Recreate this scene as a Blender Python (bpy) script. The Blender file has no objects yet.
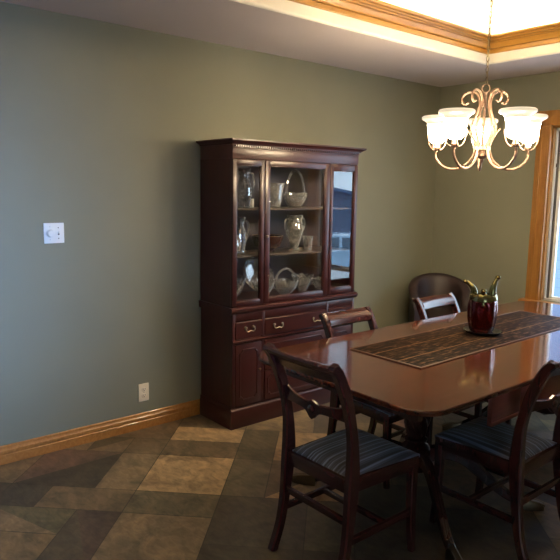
import bpy, bmesh, math, random
from mathutils import Vector, Matrix
from math import sin, cos, pi, radians, atan2, hypot

SC = bpy.context.scene
COL = SC.collection
rng = random.Random(7)

# ------------------------------------------------------------------ materials
def new_mat(name):
    m = bpy.data.materials.new(name); m.use_nodes = True
    nt = m.node_tree
    b = nt.nodes.get('Principled BSDF')
    return m, nt, b

def setin(b, **kw):
    for k, v in kw.items():
        k = k.replace('_', ' ')
        if k in b.inputs:
            b.inputs[k].default_value = v

def plain(name, col, rough=.5, metal=0., coat=0., spec=.5):
    m, nt, b = new_mat(name)
    setin(b, Base_Color=(*col, 1), Roughness=rough, Metallic=metal)
    b.inputs['Coat Weight'].default_value = coat
    b.inputs['Specular IOR Level'].default_value = spec
    return m

def tex_coord(nt, scale=(1, 1, 1), rot=(0, 0, 0), kind='Object'):
    tc = nt.nodes.new('ShaderNodeTexCoord'); mp = nt.nodes.new('ShaderNodeMapping')
    mp.inputs['Scale'].default_value = scale; mp.inputs['Rotation'].default_value = rot
    nt.links.new(tc.outputs[kind], mp.inputs['Vector'])
    return mp.outputs['Vector']

def ramp(nt, fac, stops):
    r = nt.nodes.new('ShaderNodeValToRGB')
    el = r.color_ramp.elements
    while len(el) < len(stops): el.new(.5)
    for e, (p, c) in zip(el, stops):
        e.position = p; e.color = (*c, 1)
    nt.links.new(fac, r.inputs['Fac'])
    return r.outputs['Color']

def noise(nt, vec, scale, detail=4, rough=.55, dist=0.):
    n = nt.nodes.new('ShaderNodeTexNoise')
    n.inputs['Scale'].default_value = scale; n.inputs['Detail'].default_value = detail
    n.inputs['Roughness'].default_value = rough; n.inputs['Distortion'].default_value = dist
    nt.links.new(vec, n.inputs['Vector'])
    return n.outputs['Fac']

def bump(nt, b, h, strength=.2, dist=.002):
    bp = nt.nodes.new('ShaderNodeBump')
    bp.inputs['Strength'].default_value = strength; bp.inputs['Distance'].default_value = dist
    nt.links.new(h, bp.inputs['Height']); nt.links.new(bp.outputs['Normal'], b.inputs['Normal'])

def wood(name, dark, light, scale=(1.5, 18, 18), rough=.3, coat=.3, bumpy=.05, kind='Object'):
    m, nt, b = new_mat(name)
    v = tex_coord(nt, scale, kind=kind)
    n = noise(nt, v, 2.2, 6, .6, .6)
    c = ramp(nt, n, [(.3, dark), (.7, light)])
    nt.links.new(c, b.inputs['Base Color'])
    b.inputs['Roughness'].default_value = rough
    b.inputs['Coat Weight'].default_value = coat
    b.inputs['Coat Roughness'].default_value = .08
    bump(nt, b, n, bumpy, .001)
    return m

def wall_paint(name, col, var=.06, grain=260):
    m, nt, b = new_mat(name)
    v = tex_coord(nt)
    n = noise(nt, v, 1.3, 3)
    c = ramp(nt, n, [(.3, tuple(x * (1 - var) for x in col)), (.7, tuple(x * (1 + var) for x in col))])
    nt.links.new(c, b.inputs['Base Color'])
    b.inputs['Roughness'].default_value = .62
    b.inputs['Specular IOR Level'].default_value = .3
    n2 = noise(nt, v, grain, 2)
    bump(nt, b, n2, .12, .001)
    return m

M = {}
M['wall'] = wall_paint('sage_wall_paint', (.205, .203, .150))
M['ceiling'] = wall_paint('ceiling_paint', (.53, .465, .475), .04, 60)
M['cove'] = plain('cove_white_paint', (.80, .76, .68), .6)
M['oak'] = wood('oak_trim', (.29, .112, .023), (.42, .185, .045), (1.2, 22, 22), .36, .2)
M['oakcrown'] = wood('oak_crown', (.300, .140, .020), (.410, .205, .040), (1.2, 1.2, 20), .38, .15)
M['oakz'] = wood('oak_trim_upright', (.25, .105, .022), (.38, .178, .045), (22, 22, 1.2), .36, .2)
M['mahog'] = wood('mahogany', (.032, .0066, .0066), (.046, .0100, .0092), (9, 9, 1.4), .36, .12, .01)
M['mahogh'] = wood('mahogany_lengthwise', (.036, .0074, .0072), (.052, .0115, .0104), (9, 1.4, 9), .36, .12, .01)
M['chairwood'] = wood('chair_mahogany', (.034, .0080, .0075), (.052, .0125, .0110), (9, 9, 2.), .25, .3, .01)
M['tabletop'] = wood('table_mahogany', (.038, .010, .007), (.110, .031, .015), (16, 1.1, 16), .13, .6, .006)
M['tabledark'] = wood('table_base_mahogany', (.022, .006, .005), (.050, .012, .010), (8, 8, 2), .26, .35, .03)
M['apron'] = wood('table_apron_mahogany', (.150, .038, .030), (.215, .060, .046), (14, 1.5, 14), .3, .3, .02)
M['brass'] = plain('aged_brass', (.14, .105, .065), .35, 1.)
M['brassbright'] = plain('brass', (.36, .28, .18), .3, 1.)
M['plate'] = plain('white_plastic', (.78, .78, .76), .35)
M['ivory'] = plain('ivory_plastic', (.80, .70, .52), .4)
M['slot'] = plain('dark_slot', (.02, .02, .02), .6)
M['copper'] = plain('brushed_copper_gold', (.20, .125, .088), .45, .4)
M['chain'] = plain('chain_metal', (.16, .12, .07), .4, .8)
M['leather'] = wood('brown_leather', (.016, .0075, .0075), (.024, .011, .011), (6, 6, 6), .55, .05, .1)
M['frame'] = plain('window_frame_vinyl', (.55, .55, .55), .4)
M['track'] = plain('window_track_dark', (.075, .065, .06), .5)
M['cabback'] = plain('cabinet_interior', (.085, .074, .100), .5)
M['shelfedge'] = plain('shelf_wood', (.10, .070, .055), .35)
M['blackplate'] = plain('black_ceramic', (.018, .018, .022), .22, 0, .3)
M['rubywood'] = plain('dark_red_bowl', (.028, .006, .006), .15, 0, .8)
M['candle'] = plain('white_wax', (.75, .72, .66), .5)

def glass_pane(name, tint=(1, 1, 1), refl=1.0):
    m = bpy.data.materials.new(name); m.use_nodes = True
    nt = m.node_tree; nt.nodes.clear()
    out = nt.nodes.new('ShaderNodeOutputMaterial')
    mix = nt.nodes.new('ShaderNodeMixShader')
    tr = nt.nodes.new('ShaderNodeBsdfTransparent'); tr.inputs['Color'].default_value = (*tint, 1)
    gl = nt.nodes.new('ShaderNodeBsdfGlossy'); gl.inputs['Roughness'].default_value = 0.
    gl.inputs['Color'].default_value = (1, 1, 1, 1)
    fr = nt.nodes.new('ShaderNodeFresnel'); fr.inputs['IOR'].default_value = 1.5
    mul = nt.nodes.new('ShaderNodeMath'); mul.operation = 'MULTIPLY'; mul.inputs[1].default_value = refl
    geo = nt.nodes.new('ShaderNodeNewGeometry')     # reflect at the outer face only, no internal reflection in the thin sheet
    inv = nt.nodes.new('ShaderNodeMath'); inv.operation = 'SUBTRACT'; inv.inputs[0].default_value = 1
    nt.links.new(geo.outputs['Backfacing'], inv.inputs[1])
    m2 = nt.nodes.new('ShaderNodeMath'); m2.operation = 'MULTIPLY'
    nt.links.new(fr.outputs[0], mul.inputs[0]); nt.links.new(mul.outputs[0], m2.inputs[0]); nt.links.new(inv.outputs[0], m2.inputs[1])
    nt.links.new(m2.outputs[0], mix.inputs[0])
    nt.links.new(tr.outputs[0], mix.inputs[1]); nt.links.new(gl.outputs[0], mix.inputs[2])
    nt.links.new(mix.outputs[0], out.inputs[0])
    return m
M['pane'] = glass_pane('cabinet_glass', (.97, .97, .97), 2.2)
M['winpane'] = glass_pane('window_glass', (.95, .97, .97), 1.6)

def crystal(name):
    m = bpy.data.materials.new(name); m.use_nodes = True
    nt = m.node_tree; nt.nodes.clear()
    out = nt.nodes.new('ShaderNodeOutputMaterial')
    mix = nt.nodes.new('ShaderNodeMixShader')
    tr = nt.nodes.new('ShaderNodeBsdfTransparent'); tr.inputs['Color'].default_value = (.93, .94, .95, 1)
    gl = nt.nodes.new('ShaderNodeBsdfGlossy'); gl.inputs['Roughness'].default_value = .04
    lw = nt.nodes.new('ShaderNodeLayerWeight'); lw.inputs['Blend'].default_value = .5
    vo = nt.nodes.new('ShaderNodeTexVoronoi'); vo.inputs['Scale'].default_value = 62
    nt.links.new(tex_coord(nt, (1, 1, .7)), vo.inputs['Vector'])
    cut = nt.nodes.new('ShaderNodeMapRange'); cut.inputs['From Min'].default_value = .35; cut.inputs['From Max'].default_value = .7  # pale speckle mixed into the glass stands in for sparkle
    cut.inputs['To Min'].default_value = .05; cut.inputs['To Max'].default_value = .45
    nt.links.new(vo.outputs['Distance'], cut.inputs['Value'])
    mxf = nt.nodes.new('ShaderNodeMath'); mxf.operation = 'MAXIMUM'
    nt.links.new(lw.outputs['Facing'], mxf.inputs[0]); nt.links.new(cut.outputs['Result'], mxf.inputs[1])
    nt.links.new(mxf.outputs[0], mix.inputs[0])
    df = nt.nodes.new('ShaderNodeBsdfDiffuse'); df.inputs['Color'].default_value = (.82, .84, .88, 1)
    m2 = nt.nodes.new('ShaderNodeMixShader'); m2.inputs[0].default_value = .42
    nt.links.new(gl.outputs[0], m2.inputs[1]); nt.links.new(df.outputs[0], m2.inputs[2])
    nt.links.new(tr.outputs[0], mix.inputs[1]); nt.links.new(m2.outputs[0], mix.inputs[2])
    nt.links.new(mix.outputs[0], out.inputs[0])
    return m
M['crystal'] = crystal('cut_crystal')

def shade_mat():
    m, nt, b = new_mat('frosted_lit_glass')
    setin(b, Base_Color=(.9, .86, .78, 1), Roughness=.35)
    b.inputs['Emission Color'].default_value = (1., .79, .50, 1)
    b.inputs['Emission Strength'].default_value = 165
    return m
M['shade'] = shade_mat()
def rim_mat():
    m, nt, b = new_mat('glass_lip_painted_glow')
    setin(b, Base_Color=(.10, .095, .085, 1), Roughness=.3)
    b.inputs['Emission Color'].default_value = (1., .84, .60, 1); b.inputs['Emission Strength'].default_value = .95  # fainter edge glow put into emission over a darkened base
    return m
M['shaderim'] = rim_mat()
def bulb_mat():
    m, nt, b = new_mat('lit_bulb')
    b.inputs['Emission Color'].default_value = (1., .80, .52, 1)
    b.inputs['Emission Strength'].default_value = 30
    return m
M['bulb'] = bulb_mat()

def floor_mat():
    m, nt, b = new_mat('slate_tile')
    at = nt.nodes.new('ShaderNodeAttribute'); at.attribute_name = 'tile'
    v = tex_coord(nt)
    n1 = noise(nt, v, 5.5, 8, .62, 1.2)
    n2 = noise(nt, tex_coord(nt, (1, 2.2, 1), (0, 0, .5)), 16, 6, .6, .8)
    mx = nt.nodes.new('ShaderNodeMix'); mx.data_type = 'RGBA'; mx.blend_type = 'MULTIPLY'
    mx.inputs['Factor'].default_value = 1
    c = ramp(nt, n1, [(.28, (.45, .45, .46)), (.5, (1, .97, .92)), (.72, (1.5, 1.38, 1.2))])
    nt.links.new(at.outputs['Color'], mx.inputs['A']); nt.links.new(c, mx.inputs['B'])
    mx2 = nt.nodes.new('ShaderNodeMix'); mx2.data_type = 'RGBA'; mx2.blend_type = 'MULTIPLY'
    mx2.inputs['Factor'].default_value = 1
    c2 = ramp(nt, n2, [(.3, (.7, .7, .7)), (.65, (1.15, 1.15, 1.15))])
    nt.links.new(mx.outputs['Result'], mx2.inputs['A']); nt.links.new(c2, mx2.inputs['B'])
    nt.links.new(mx2.outputs['Result'], b.inputs['Base Color'])
    rr = nt.nodes.new('ShaderNodeMapRange'); rr.inputs['To Min'].default_value = .30; rr.inputs['To Max'].default_value = .5
    nt.links.new(n1, rr.inputs['Value']); nt.links.new(rr.outputs['Result'], b.inputs['Roughness'])
    bump(nt, b, n1, .12, .004)
    return m
M['floor'] = floor_mat()

def stripes_mat():
    m, nt, b = new_mat('striped_seat_fabric')
    v = tex_coord(nt, (1, 1, 1))
    sp = nt.nodes.new('ShaderNodeSeparateXYZ'); nt.links.new(v, sp.inputs[0])
    cb = nt.nodes.new('ShaderNodeCombineXYZ'); nt.links.new(sp.outputs['X'], cb.inputs['X'])
    n = noise(nt, cb.outputs[0], 70, 1, .6)
    c = ramp(nt, n, [(.40, (.008, .010, .016)), (.50, (.030, .037, .060)), (.60, (.150, .185, .290))])
    nt.links.new(c, b.inputs['Base Color']); b.inputs['Roughness'].default_value = .95
    b.inputs['Sheen Weight'].default_value = .3
    bump(nt, b, noise(nt, v, 700, 2), .2, .001)
    return m
M['fabric'] = stripes_mat()

def runner_mat():
    m, nt, b = new_mat('woven_runner')
    v = tex_coord(nt, (56, 14, 1))
    n = noise(nt, v, 1., 3, .65, .3)
    b.inputs['Specular IOR Level'].default_value = .05
    c = ramp(nt, n, [(.44, (.007, .0035, .0025)), (.56, (.030, .015, .008)), (.70, (.13, .072, .038))])
    # lengthwise tan threads
    v2 = tex_coord(nt)
    sp = nt.nodes.new('ShaderNodeSeparateXYZ'); nt.links.new(v2, sp.inputs[0])
    ml = nt.nodes.new('ShaderNodeMath'); ml.operation = 'PINGPONG'; ml.inputs[1].default_value = .0755
    nt.links.new(sp.outputs['X'], ml.inputs[0])
    gt = nt.nodes.new('ShaderNodeMath'); gt.operation = 'GREATER_THAN'; gt.inputs[1].default_value = .0725
    nt.links.new(ml.outputs[0], gt.inputs[0])
    mx = nt.nodes.new('ShaderNodeMix'); mx.data_type = 'RGBA'
    nt.links.new(gt.outputs[0], mx.inputs['Factor'])
    nt.links.new(c, mx.inputs['A']); mx.inputs['B'].default_value = (.17, .095, .045, 1)
    nt.links.new(mx.outputs['Result'], b.inputs['Base Color'])
    b.inputs['Roughness'].default_value = .6
    bump(nt, b, n, .8, .003)
    return m
M['runner'] = runner_mat()
M['runneredge'] = plain('runner_binding', (.085, .038, .018), .55)

def vase_mat(name, c0, c1):
    m, nt, b = new_mat(name)
    n = noise(nt, tex_coord(nt), 14, 4)
    nt.links.new(ramp(nt, n, [(.35, c0), (.65, c1)]), b.inputs['Base Color'])
    b.inputs['Roughness'].default_value = .2; b.inputs['Metallic'].default_value = .95
    b.inputs['Coat Weight'].default_value = .6
    return m
M['vasered'] = vase_mat('red_glaze', (.10, .009, .012), (.18, .018, .020))
M['vasegreen'] = vase_mat('green_gold_glaze', (.16, .15, .055), (.30, .27, .11))

def siding_mat():
    m, nt, b = new_mat('house_siding')
    v = tex_coord(nt)
    w = nt.nodes.new('ShaderNodeTexWave'); w.wave_type = 'BANDS'; w.bands_direction = 'Z'; w.wave_profile = 'SAW'
    w.inputs['Scale'].default_value = 2.2; w.inputs['Distortion'].default_value = 0
    nt.links.new(v, w.inputs['Vector'])
    nt.links.new(ramp(nt, w.outputs['Fac'], [(0, (.07, .10, .17)), (.12, (.11, .15, .235))]), b.inputs['Base Color'])
    b.inputs['Roughness'].default_value = .6
    return m
M['siding'] = siding_mat()
M['roofshingle'] = plain('roof_shingle', (.10, .17, .30), .8)
M['snow'] = plain('pale_ground', (.62, .66, .70), .8)
M['carpaint'] = plain('pale_blue_car_paint', (.42, .58, .74), .25, .2, .6)
M['carglass'] = plain('car_window_glass', (.10, .16, .22), .08)
M['tyre'] = plain('tyre_rubber', (.02, .02, .02), .7)
M['alloy'] = plain('wheel_alloy', (.5, .5, .52), .3, .9)

# ------------------------------------------------------------------ geometry helpers
def BM(): return bmesh.new()

def merge(dst, src, mat=None):
    if mat is not None: src.transform(mat)
    me = bpy.data.meshes.new('tmp'); src.to_mesh(me); src.free()
    dst.from_mesh(me); bpy.data.meshes.remove(me)

def box(bm, x0, x1, y0, y1, z0, z1, bev=0., seg=2, mat=None):
    t = bmesh.new()
    bmesh.ops.create_cube(t, size=1)
    for v in t.verts:
        v.co = Vector(((x0 + x1) / 2 + v.co.x * (x1 - x0), (y0 + y1) / 2 + v.co.y * (y1 - y0), (z0 + z1) / 2 + v.co.z * (z1 - z0)))
    if bev: bmesh.ops.bevel(t, geom=t.edges[:], offset=bev, segments=seg, affect='EDGES', profile=.5)
    merge(bm, t, mat)

def lathe(bm, prof, c=(0, 0, 0), seg=24, mod=None, caps=True):
    """profile of (r, z); mod(angle, r, z)->(r,z) shapes lobes and facets"""
    t = bmesh.new(); rings = []
    for r, z in prof:
        ring = []
        for i in range(seg):
            a = 2 * pi * i / seg
            rr, zz = (r, z) if mod is None else mod(a, r, z)
            ring.append(t.verts.new((c[0] + rr * cos(a), c[1] + rr * sin(a), c[2] + zz)))
        rings.append(ring)
    for k in range(len(rings) - 1):
        A, B = rings[k], rings[k + 1]
        for i in range(seg):
            j = (i + 1) % seg
            t.faces.new((A[i], A[j], B[j], B[i]))
    if caps:
        t.faces.new(list(reversed(rings[0]))); t.faces.new(rings[-1])
    merge(bm, t)

def spline(pts, n=8):
    """Catmull-Rom through points (any dimension)"""
    P = [Vector(p) for p in pts]
    P = [P[0] * 2 - P[1]] + P + [P[-1] * 2 - P[-2]]
    out = []
    for i in range(1, len(P) - 2):
        for k in range(n):
            t = k / n
            a, b, c, d = P[i - 1], P[i], P[i + 1], P[i + 2]
            out.append(.5 * ((2 * b) + (c - a) * t + (2 * a - 5 * b + 4 * c - d) * t * t + (3 * b - a - 3 * c + d) * t ** 3))
    out.append(P[-2])
    return out

def tube(bm, pts, r, seg=10, caps=True, flat=None):
    """round tube; r is a number or list; flat=(w, t, upvector) gives a rectangular section"""
    t = bmesh.new(); P = [Vector(p) for p in pts]; n = len(P); rings = []
    N = None
    for i in range(n):
        T = (P[min(i + 1, n - 1)] - P[max(i - 1, 0)]).normalized()
        if N is None:
            ref = Vector((0, 0, 1)) if abs(T.z) < .9 else Vector((1, 0, 0))
            N = (ref - T * ref.dot(T)).normalized()
        else:
            N = (N - T * N.dot(T)).normalized()
        B = T.cross(N)
        rr = r[min(i, len(r) - 1)] if isinstance(r, (list, tuple)) else r
        rings.append([t.verts.new(P[i] + (N * cos(2 * pi * k / seg) + B * sin(2 * pi * k / seg)) * rr) for k in range(seg)])
    for a in range(n - 1):
        for k in range(seg):
            j = (k + 1) % seg
            t.faces.new((rings[a][k], rings[a][j], rings[a + 1][j], rings[a + 1][k]))
    if caps:
        t.faces.new(list(reversed(rings[0]))); t.faces.new(rings[-1])
    bmesh.ops.recalc_face_normals(t, faces=t.faces[:])
    merge(bm, t)

def sweep(bm, pts, secs, closed=False):
    """loft closed sections: secs[i] is a list of 3-D points already placed"""
    t = bmesh.new(); rings = [[t.verts.new(p) for p in s] for s in secs]
    m = len(rings[0]); n = len(rings)
    for a in range(n if closed else n - 1):
        A, B = rings[a], rings[(a + 1) % n]
        for k in range(m):
            j = (k + 1) % m
            t.faces.new((A[k], A[j], B[j], B[k]))
    if not closed:
        t.faces.new(list(reversed(rings[0]))); t.faces.new(rings[-1])
    bmesh.ops.recalc_face_normals(t, faces=t.faces[:])
    merge(bm, t)

def bar(bm, path, w, t, bev=.004, axis='x'):
    """bar along a path in the y-z plane (local), w wide along x, t thick across the path; w/t may be lists"""
    P = [Vector(p) for p in path]; n = len(P); secs = []
    for i in range(n):
        T = (P[min(i + 1, n - 1)] - P[max(i - 1, 0)]).normalized()
        X = Vector((1, 0, 0)); Nn = T.cross(X).normalized()
        X = Nn.cross(T).normalized()
        ww = (w[i] if isinstance(w, list) else w) / 2; tt = (t[i] if isinstance(t, list) else t) / 2
        b = min(bev, ww * .6, tt * .6)
        secs.append([P[i] + X * a + Nn * c for a, c in ((-ww + b, -tt), (ww - b, -tt), (ww, -tt + b), (ww, tt - b), (ww - b, tt), (-ww + b, tt), (-ww, tt - b), (-ww, -tt + b))])
    sweep(bm, None, secs)

def prism(bm, poly, d0, d1, plane='xz', bev=0.):
    """extrude a 2-D polygon: plane 'xz' extrudes along y, 'yz' along x, 'xy' along z"""
    f = {'xz': lambda a, b, d: (a, d, b), 'yz': lambda a, b, d: (d, a, b), 'xy': lambda a, b, d: (a, b, d)}[plane]
    t = bmesh.new()
    A = [t.verts.new(f(a, b, d0)) for a, b in poly]; B = [t.verts.new(f(a, b, d1)) for a, b in poly]
    n = len(poly)
    t.faces.new(A); t.faces.new(list(reversed(B)))
    for i in range(n):
        t.faces.new((A[i], B[i], B[(i + 1) % n], A[(i + 1) % n]))
    bmesh.ops.recalc_face_normals(t, faces=t.faces[:])
    if bev:
        es = [e for e in t.edges if len(e.link_faces) == 2 and any(len(fc.verts) == n for fc in e.link_faces) ]
        bmesh.ops.bevel(t, geom=es, offset=bev, segments=2, affect='EDGES', profile=.5)
    merge(bm, t)

def obj(name, bm, mat, parent=None, loc=None, smooth=True, angle=35):
    me = bpy.data.meshes.new(name)
    bmesh.ops.recalc_face_normals(bm, faces=bm.faces[:])
    if smooth:
        for f in bm.faces: f.smooth = True
        ca = radians(angle)
        for e in bm.edges:
            if len(e.link_faces) == 2 and e.calc_face_angle(0) > ca: e.smooth = False
    bm.to_mesh(me); bm.free()
    o = bpy.data.objects.new(name, me); COL.objects.link(o)
    me.materials.append(M[mat] if isinstance(mat, str) else mat)
    if parent: o.parent = parent
    if loc: o.location = loc
    return o

def tag(o, label, cat, group=None):
    o['label'] = label; o['category'] = cat
    if group: o['group'] = group
    return o

def thing(name, label, cat, loc=(0, 0, 0), rz=0., group=None):
    o = bpy.data.objects.new(name, None); COL.objects.link(o)
    o.empty_display_size = .1
    o.location = loc; o.rotation_euler = (0, 0, rz)
    return tag(o, label, cat, group)

def struct(name, bm, mat, parent=None, smooth=False):
    o = obj(name, bm, mat, parent, smooth=smooth)
    if not parent: o['kind'] = 'structure'
    return o

def dup(root, loc, rz, label, scale=None):
    r = root.copy(); COL.objects.link(r); r.location = loc; r.rotation_euler = (0, 0, rz); r['label'] = label
    if scale: r.scale = scale
    for ch in list(root.children):
        c = ch.copy(); COL.objects.link(c); c.parent = r
        for g in list(ch.children):
            d = g.copy(); COL.objects.link(d); d.parent = c
    return r

# ------------------------------------------------------------------ room
XR, YB, YF, H = 5.1, -1.9, 4.7785, 2.46
T = .12
# floor : modular tiles laid at 45 degrees
def build_floor():
    bm = BM()
    lay = bm.loops.layers.color.new('tile') if False else None
    cells = []
    u = .31
    ks = range(-16, 36); kd = range(-24, 24)
    s0, d0 = 2.12, .33
    used = {}
    tiles = []
    def take(a, b, w, h, tone):
        for i in range(a, a + w):
            for j in range(b, b + h):
                used[(i, j)] = 1
        tiles.append((a, b, w, h, tone))
    D, Mi, L, G, B = 'D', 'M', 'L', 'G', 'B'
    # tiles read off the visible floor
    take(0, 1, 2, 2, 'L'); take(0, 3, 2, 1, 'B'); take(0, 4, 2, 1, 'L'); take(0, 5, 2, 2, 'M'); take(0, 0, 2, 1, 'G'); take(0, -2, 2, 2, 'M')
    take(2, 1, 1, 2, 'G'); take(2, 3, 1, 2, 'G'); take(3, 1, 2, 2, 'L'); take(3, 3, 2, 2, 'L'); take(2, -1, 2, 2, 'D'); take(2, -3, 2, 2, 'D')
    take(-1, 1, 1, 2, 'M'); take(-1, 3, 1, 1, 'B'); take(-3, 1, 2, 2, 'D'); take(-2, 3, 1, 1, 'M'); take(-2, 0, 2, 1, 'B'); take(-3, -1, 2, 1, 'M')
    take(-1, -2, 1, 2, 'D'); take(-3, 0, 1, 1, 'D'); take(-2, 4, 2, 2, 'B'); take(-3, -3, 2, 2, 'D')
    r = random.Random(3)
    for j in kd:
        for i in ks:
            if (i, j) in used: continue
            opts = [(2, 2), (1, 2), (2, 1), (1, 1)]; r.shuffle(opts)
            opts.sort(key=lambda o: -(o[0] * o[1]) * r.random())
            for w, h in opts:
                if all((i + a, j + b) not in used for a in range(w) for b in range(h)):
                    take(i, j, w, h, r.choice('DDDBGGM')); break
    tones = {'D': (.075, .062, .048), 'B': (.135, .100, .066), 'G': (.125, .104, .070), 'M': (.185, .140, .090), 'L': (.36, .25, .145)}
    polys = []
    g = .0035
    for a, b, w, h, tone in tiles:
        sa, sb = s0 + a * u + g, s0 + (a + w) * u - g
        da, db = d0 + b * u + g, d0 + (b + h) * u - g
        quad = [((s - d) / 2, (s + d) / 2) for s, d in ((sa, da), (sb, da), (sb, db), (sa, db))]
        cx = sum(p[0] for p in quad) / 4; cy = sum(p[1] for p in quad) / 4
        if not (-1 < cx < XR + 1 and YB - 1 < cy < YF + 1): continue
        f = .85 + .3 * r.random()
        c = tuple(x * f for x in tones[tone])
        # stone-cut tiles split across into two tones
        if r.random() < .22 or (a, b) in ((-3, 1), (-3, -1), (-1, -2)):
            c2 = tuple(x * (.85 + .3 * r.random()) for x in tones[r.choice('DBGM')])
            if r.random() < .5:
                polys.append((quad[:3], c)); polys.append(([quad[0], quad[2], quad[3]], c2))
            else:
                polys.append(([quad[0], quad[1], quad[3]], c)); polys.append((quad[1:], c2))
        else: polys.append((quad, c))
    col = bm.loops.layers.float_color.new('tile')
    for quad, c in polys:
        vs = [bm.verts.new((x, y, 0)) for x, y in quad]
        fc = bm.faces.new(vs)
        for l in fc.loops: l[col] = (*c, 1)
    for co, no in (((0, 0, 0), (-1, 0, 0)), ((XR, 0, 0), (1, 0, 0)), ((0, YB, 0), (0, -1, 0)), ((0, YF, 0), (0, 1, 0))):
        bmesh.ops.bisect_plane(bm, geom=bm.verts[:] + bm.edges[:] + bm.faces[:], plane_co=co, plane_no=no, clear_outer=True)
    for f in bm.faces:
        if f.normal.z < 0: f.normal_flip()
    # mortar bed under the tiles
    z = -.002
    vs = [bm.verts.new(p) for p in ((0, YB, z), (XR, YB, z), (XR, YF, z), (0, YF, z))]
    f = bm.faces.new(vs)
    for l in f.loops: l[col] = (.05, .042, .036, 1)
    vs = [bm.verts.new(p) for p in ((0, YB, -.15), (0, YF, -.15), (XR, YF, -.15), (XR, YB, -.15))]
    f = bm.faces.new(vs)
    for l in f.loops: l[col] = (.05, .042, .036, 1)
    me = bpy.data.meshes.new('floor'); bm.to_mesh(me); bm.free()
    o = bpy.data.objects.new('floor', me); COL.objects.link(o); me.materials.append(M['floor']); o['kind'] = 'structure'
build_floor()

bm = BM(); box(bm, -T, 0, YB - T, YF + T, -.15, 2.95); struct('wall_left', bm, 'wall')
# far wall with window opening
WX0, WX1, WZ0, WZ1 = 1.060, 2.33, .690, 2.055
bm = BM()
box(bm, 0, WX0, YF, YF + T, -.15, 2.95); box(bm, WX1, XR + T, YF, YF + T, -.15, 2.95)
box(bm, WX0, WX1, YF, YF + T, -.15, WZ0); box(bm, WX0, WX1, YF, YF + T, WZ1, 2.95)
struct('wall_far', bm, 'wall')
bm = BM(); box(bm, 0, XR + T, YB - T, YB, -.15, 2.95); struct('wall_back', bm, 'wall')
# right wall with the wide daylight window
PY0, PY1, PZ0, PZ1 = -.70, 1.00, .75, 1.50
bm = BM()
box(bm, XR, XR + T, YB, PY0, -.15, 2.95); box(bm, XR, XR + T, PY1, YF, -.15, 2.95)
box(bm, XR, XR + T, PY0, PY1, -.15, PZ0); box(bm, XR, XR + T, PY0, PY1, PZ1, 2.95)
struct('wall_right', bm, 'wall')
# ceiling around the raised tray
TX0, TX1, TY0, TY1 = .826, 2.75, .35, 4.185
TZ = 2.80
bm = BM()
box(bm, 0, TX0, YB, YF, H, 2.95); box(bm, TX1, XR, YB, YF, H, 2.95)
box(bm, TX0, TX1, YB, TY0, H, 2.95); box(bm, TX0, TX1, TY1, YF, H, 2.95)
struct('ceiling', bm, 'ceiling')
bm = BM(); box(bm, TX0, TX1, TY0, TY1, TZ, TZ + .15)
struct('ceiling_tray', bm, 'cove')

def ring(prof):
    """moulding round the tray; prof = closed list of (inset, z)"""
    bm = BM(); secs = []
    for (x, y, dx, dy) in ((TX0, TY0, 1, 1), (TX1, TY0, -1, 1), (TX1, TY1, -1, -1), (TX0, TY1, 1, -1)):
        secs.append([(x + dx * a, y + dy * a, z) for a, z in prof])
    sweep(bm, None, secs, closed=True)
    return bm
# white riser with rounded lower lip
prof = [(0., 2.81), (0., 2.4635)]
for k in range(7):
    a = radians(90 * k / 6)
    prof.append((.012 * sin(a) - .0, 2.472 - .0085 * cos(a)))
prof += [(.012, 2.81)]
prof = [(-.004, 2.80), (-.004, 2.4592), (.004, 2.4600), (.009, 2.463), (.0125, 2.468), (.014, 2.475), (.014, 2.80)]
struct('trim_1', ring(prof), 'cove')
# oak crown
prof = [(.012, 2.527), (.020, 2.527), (.024, 2.531), (.024, 2.553), (.017, 2.555), (.017, 2.559), (.030, 2.561), (.033, 2.568), (.046, 2.584), (.052, 2.590),
        (.044, 2.592), (.044, 2.595), (.056, 2.597), (.060, 2.603), (.050, 2.605), (.050, 2.608), (.064, 2.610), (.068, 2.616), (.058, 2.618), (.058, 2.621), (.074, 2.624), (.080, 2.632), (.080, 2.642), (.072, 2.642), (.070, 2.634), (.046, 2.622), (.012, 2.590)]
struct('trim_2', ring(prof), 'oakcrown')
# baseboard on the left wall
def baseboard(y0, y1):
    bm = BM()
    prof = [(0.001, 0), (.019, 0), (.019, .050), (.016, .054), (.016, .058), (.018, .062), (.018, .076), (.014, .082), (.011, .088), (.010, .098), (.006, .103), (.001, .103)]
    prism(bm, prof, y0, y1, 'xz')
    return bm
struct('baseboard_left', baseboard(YB, YF), 'oak')

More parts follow.
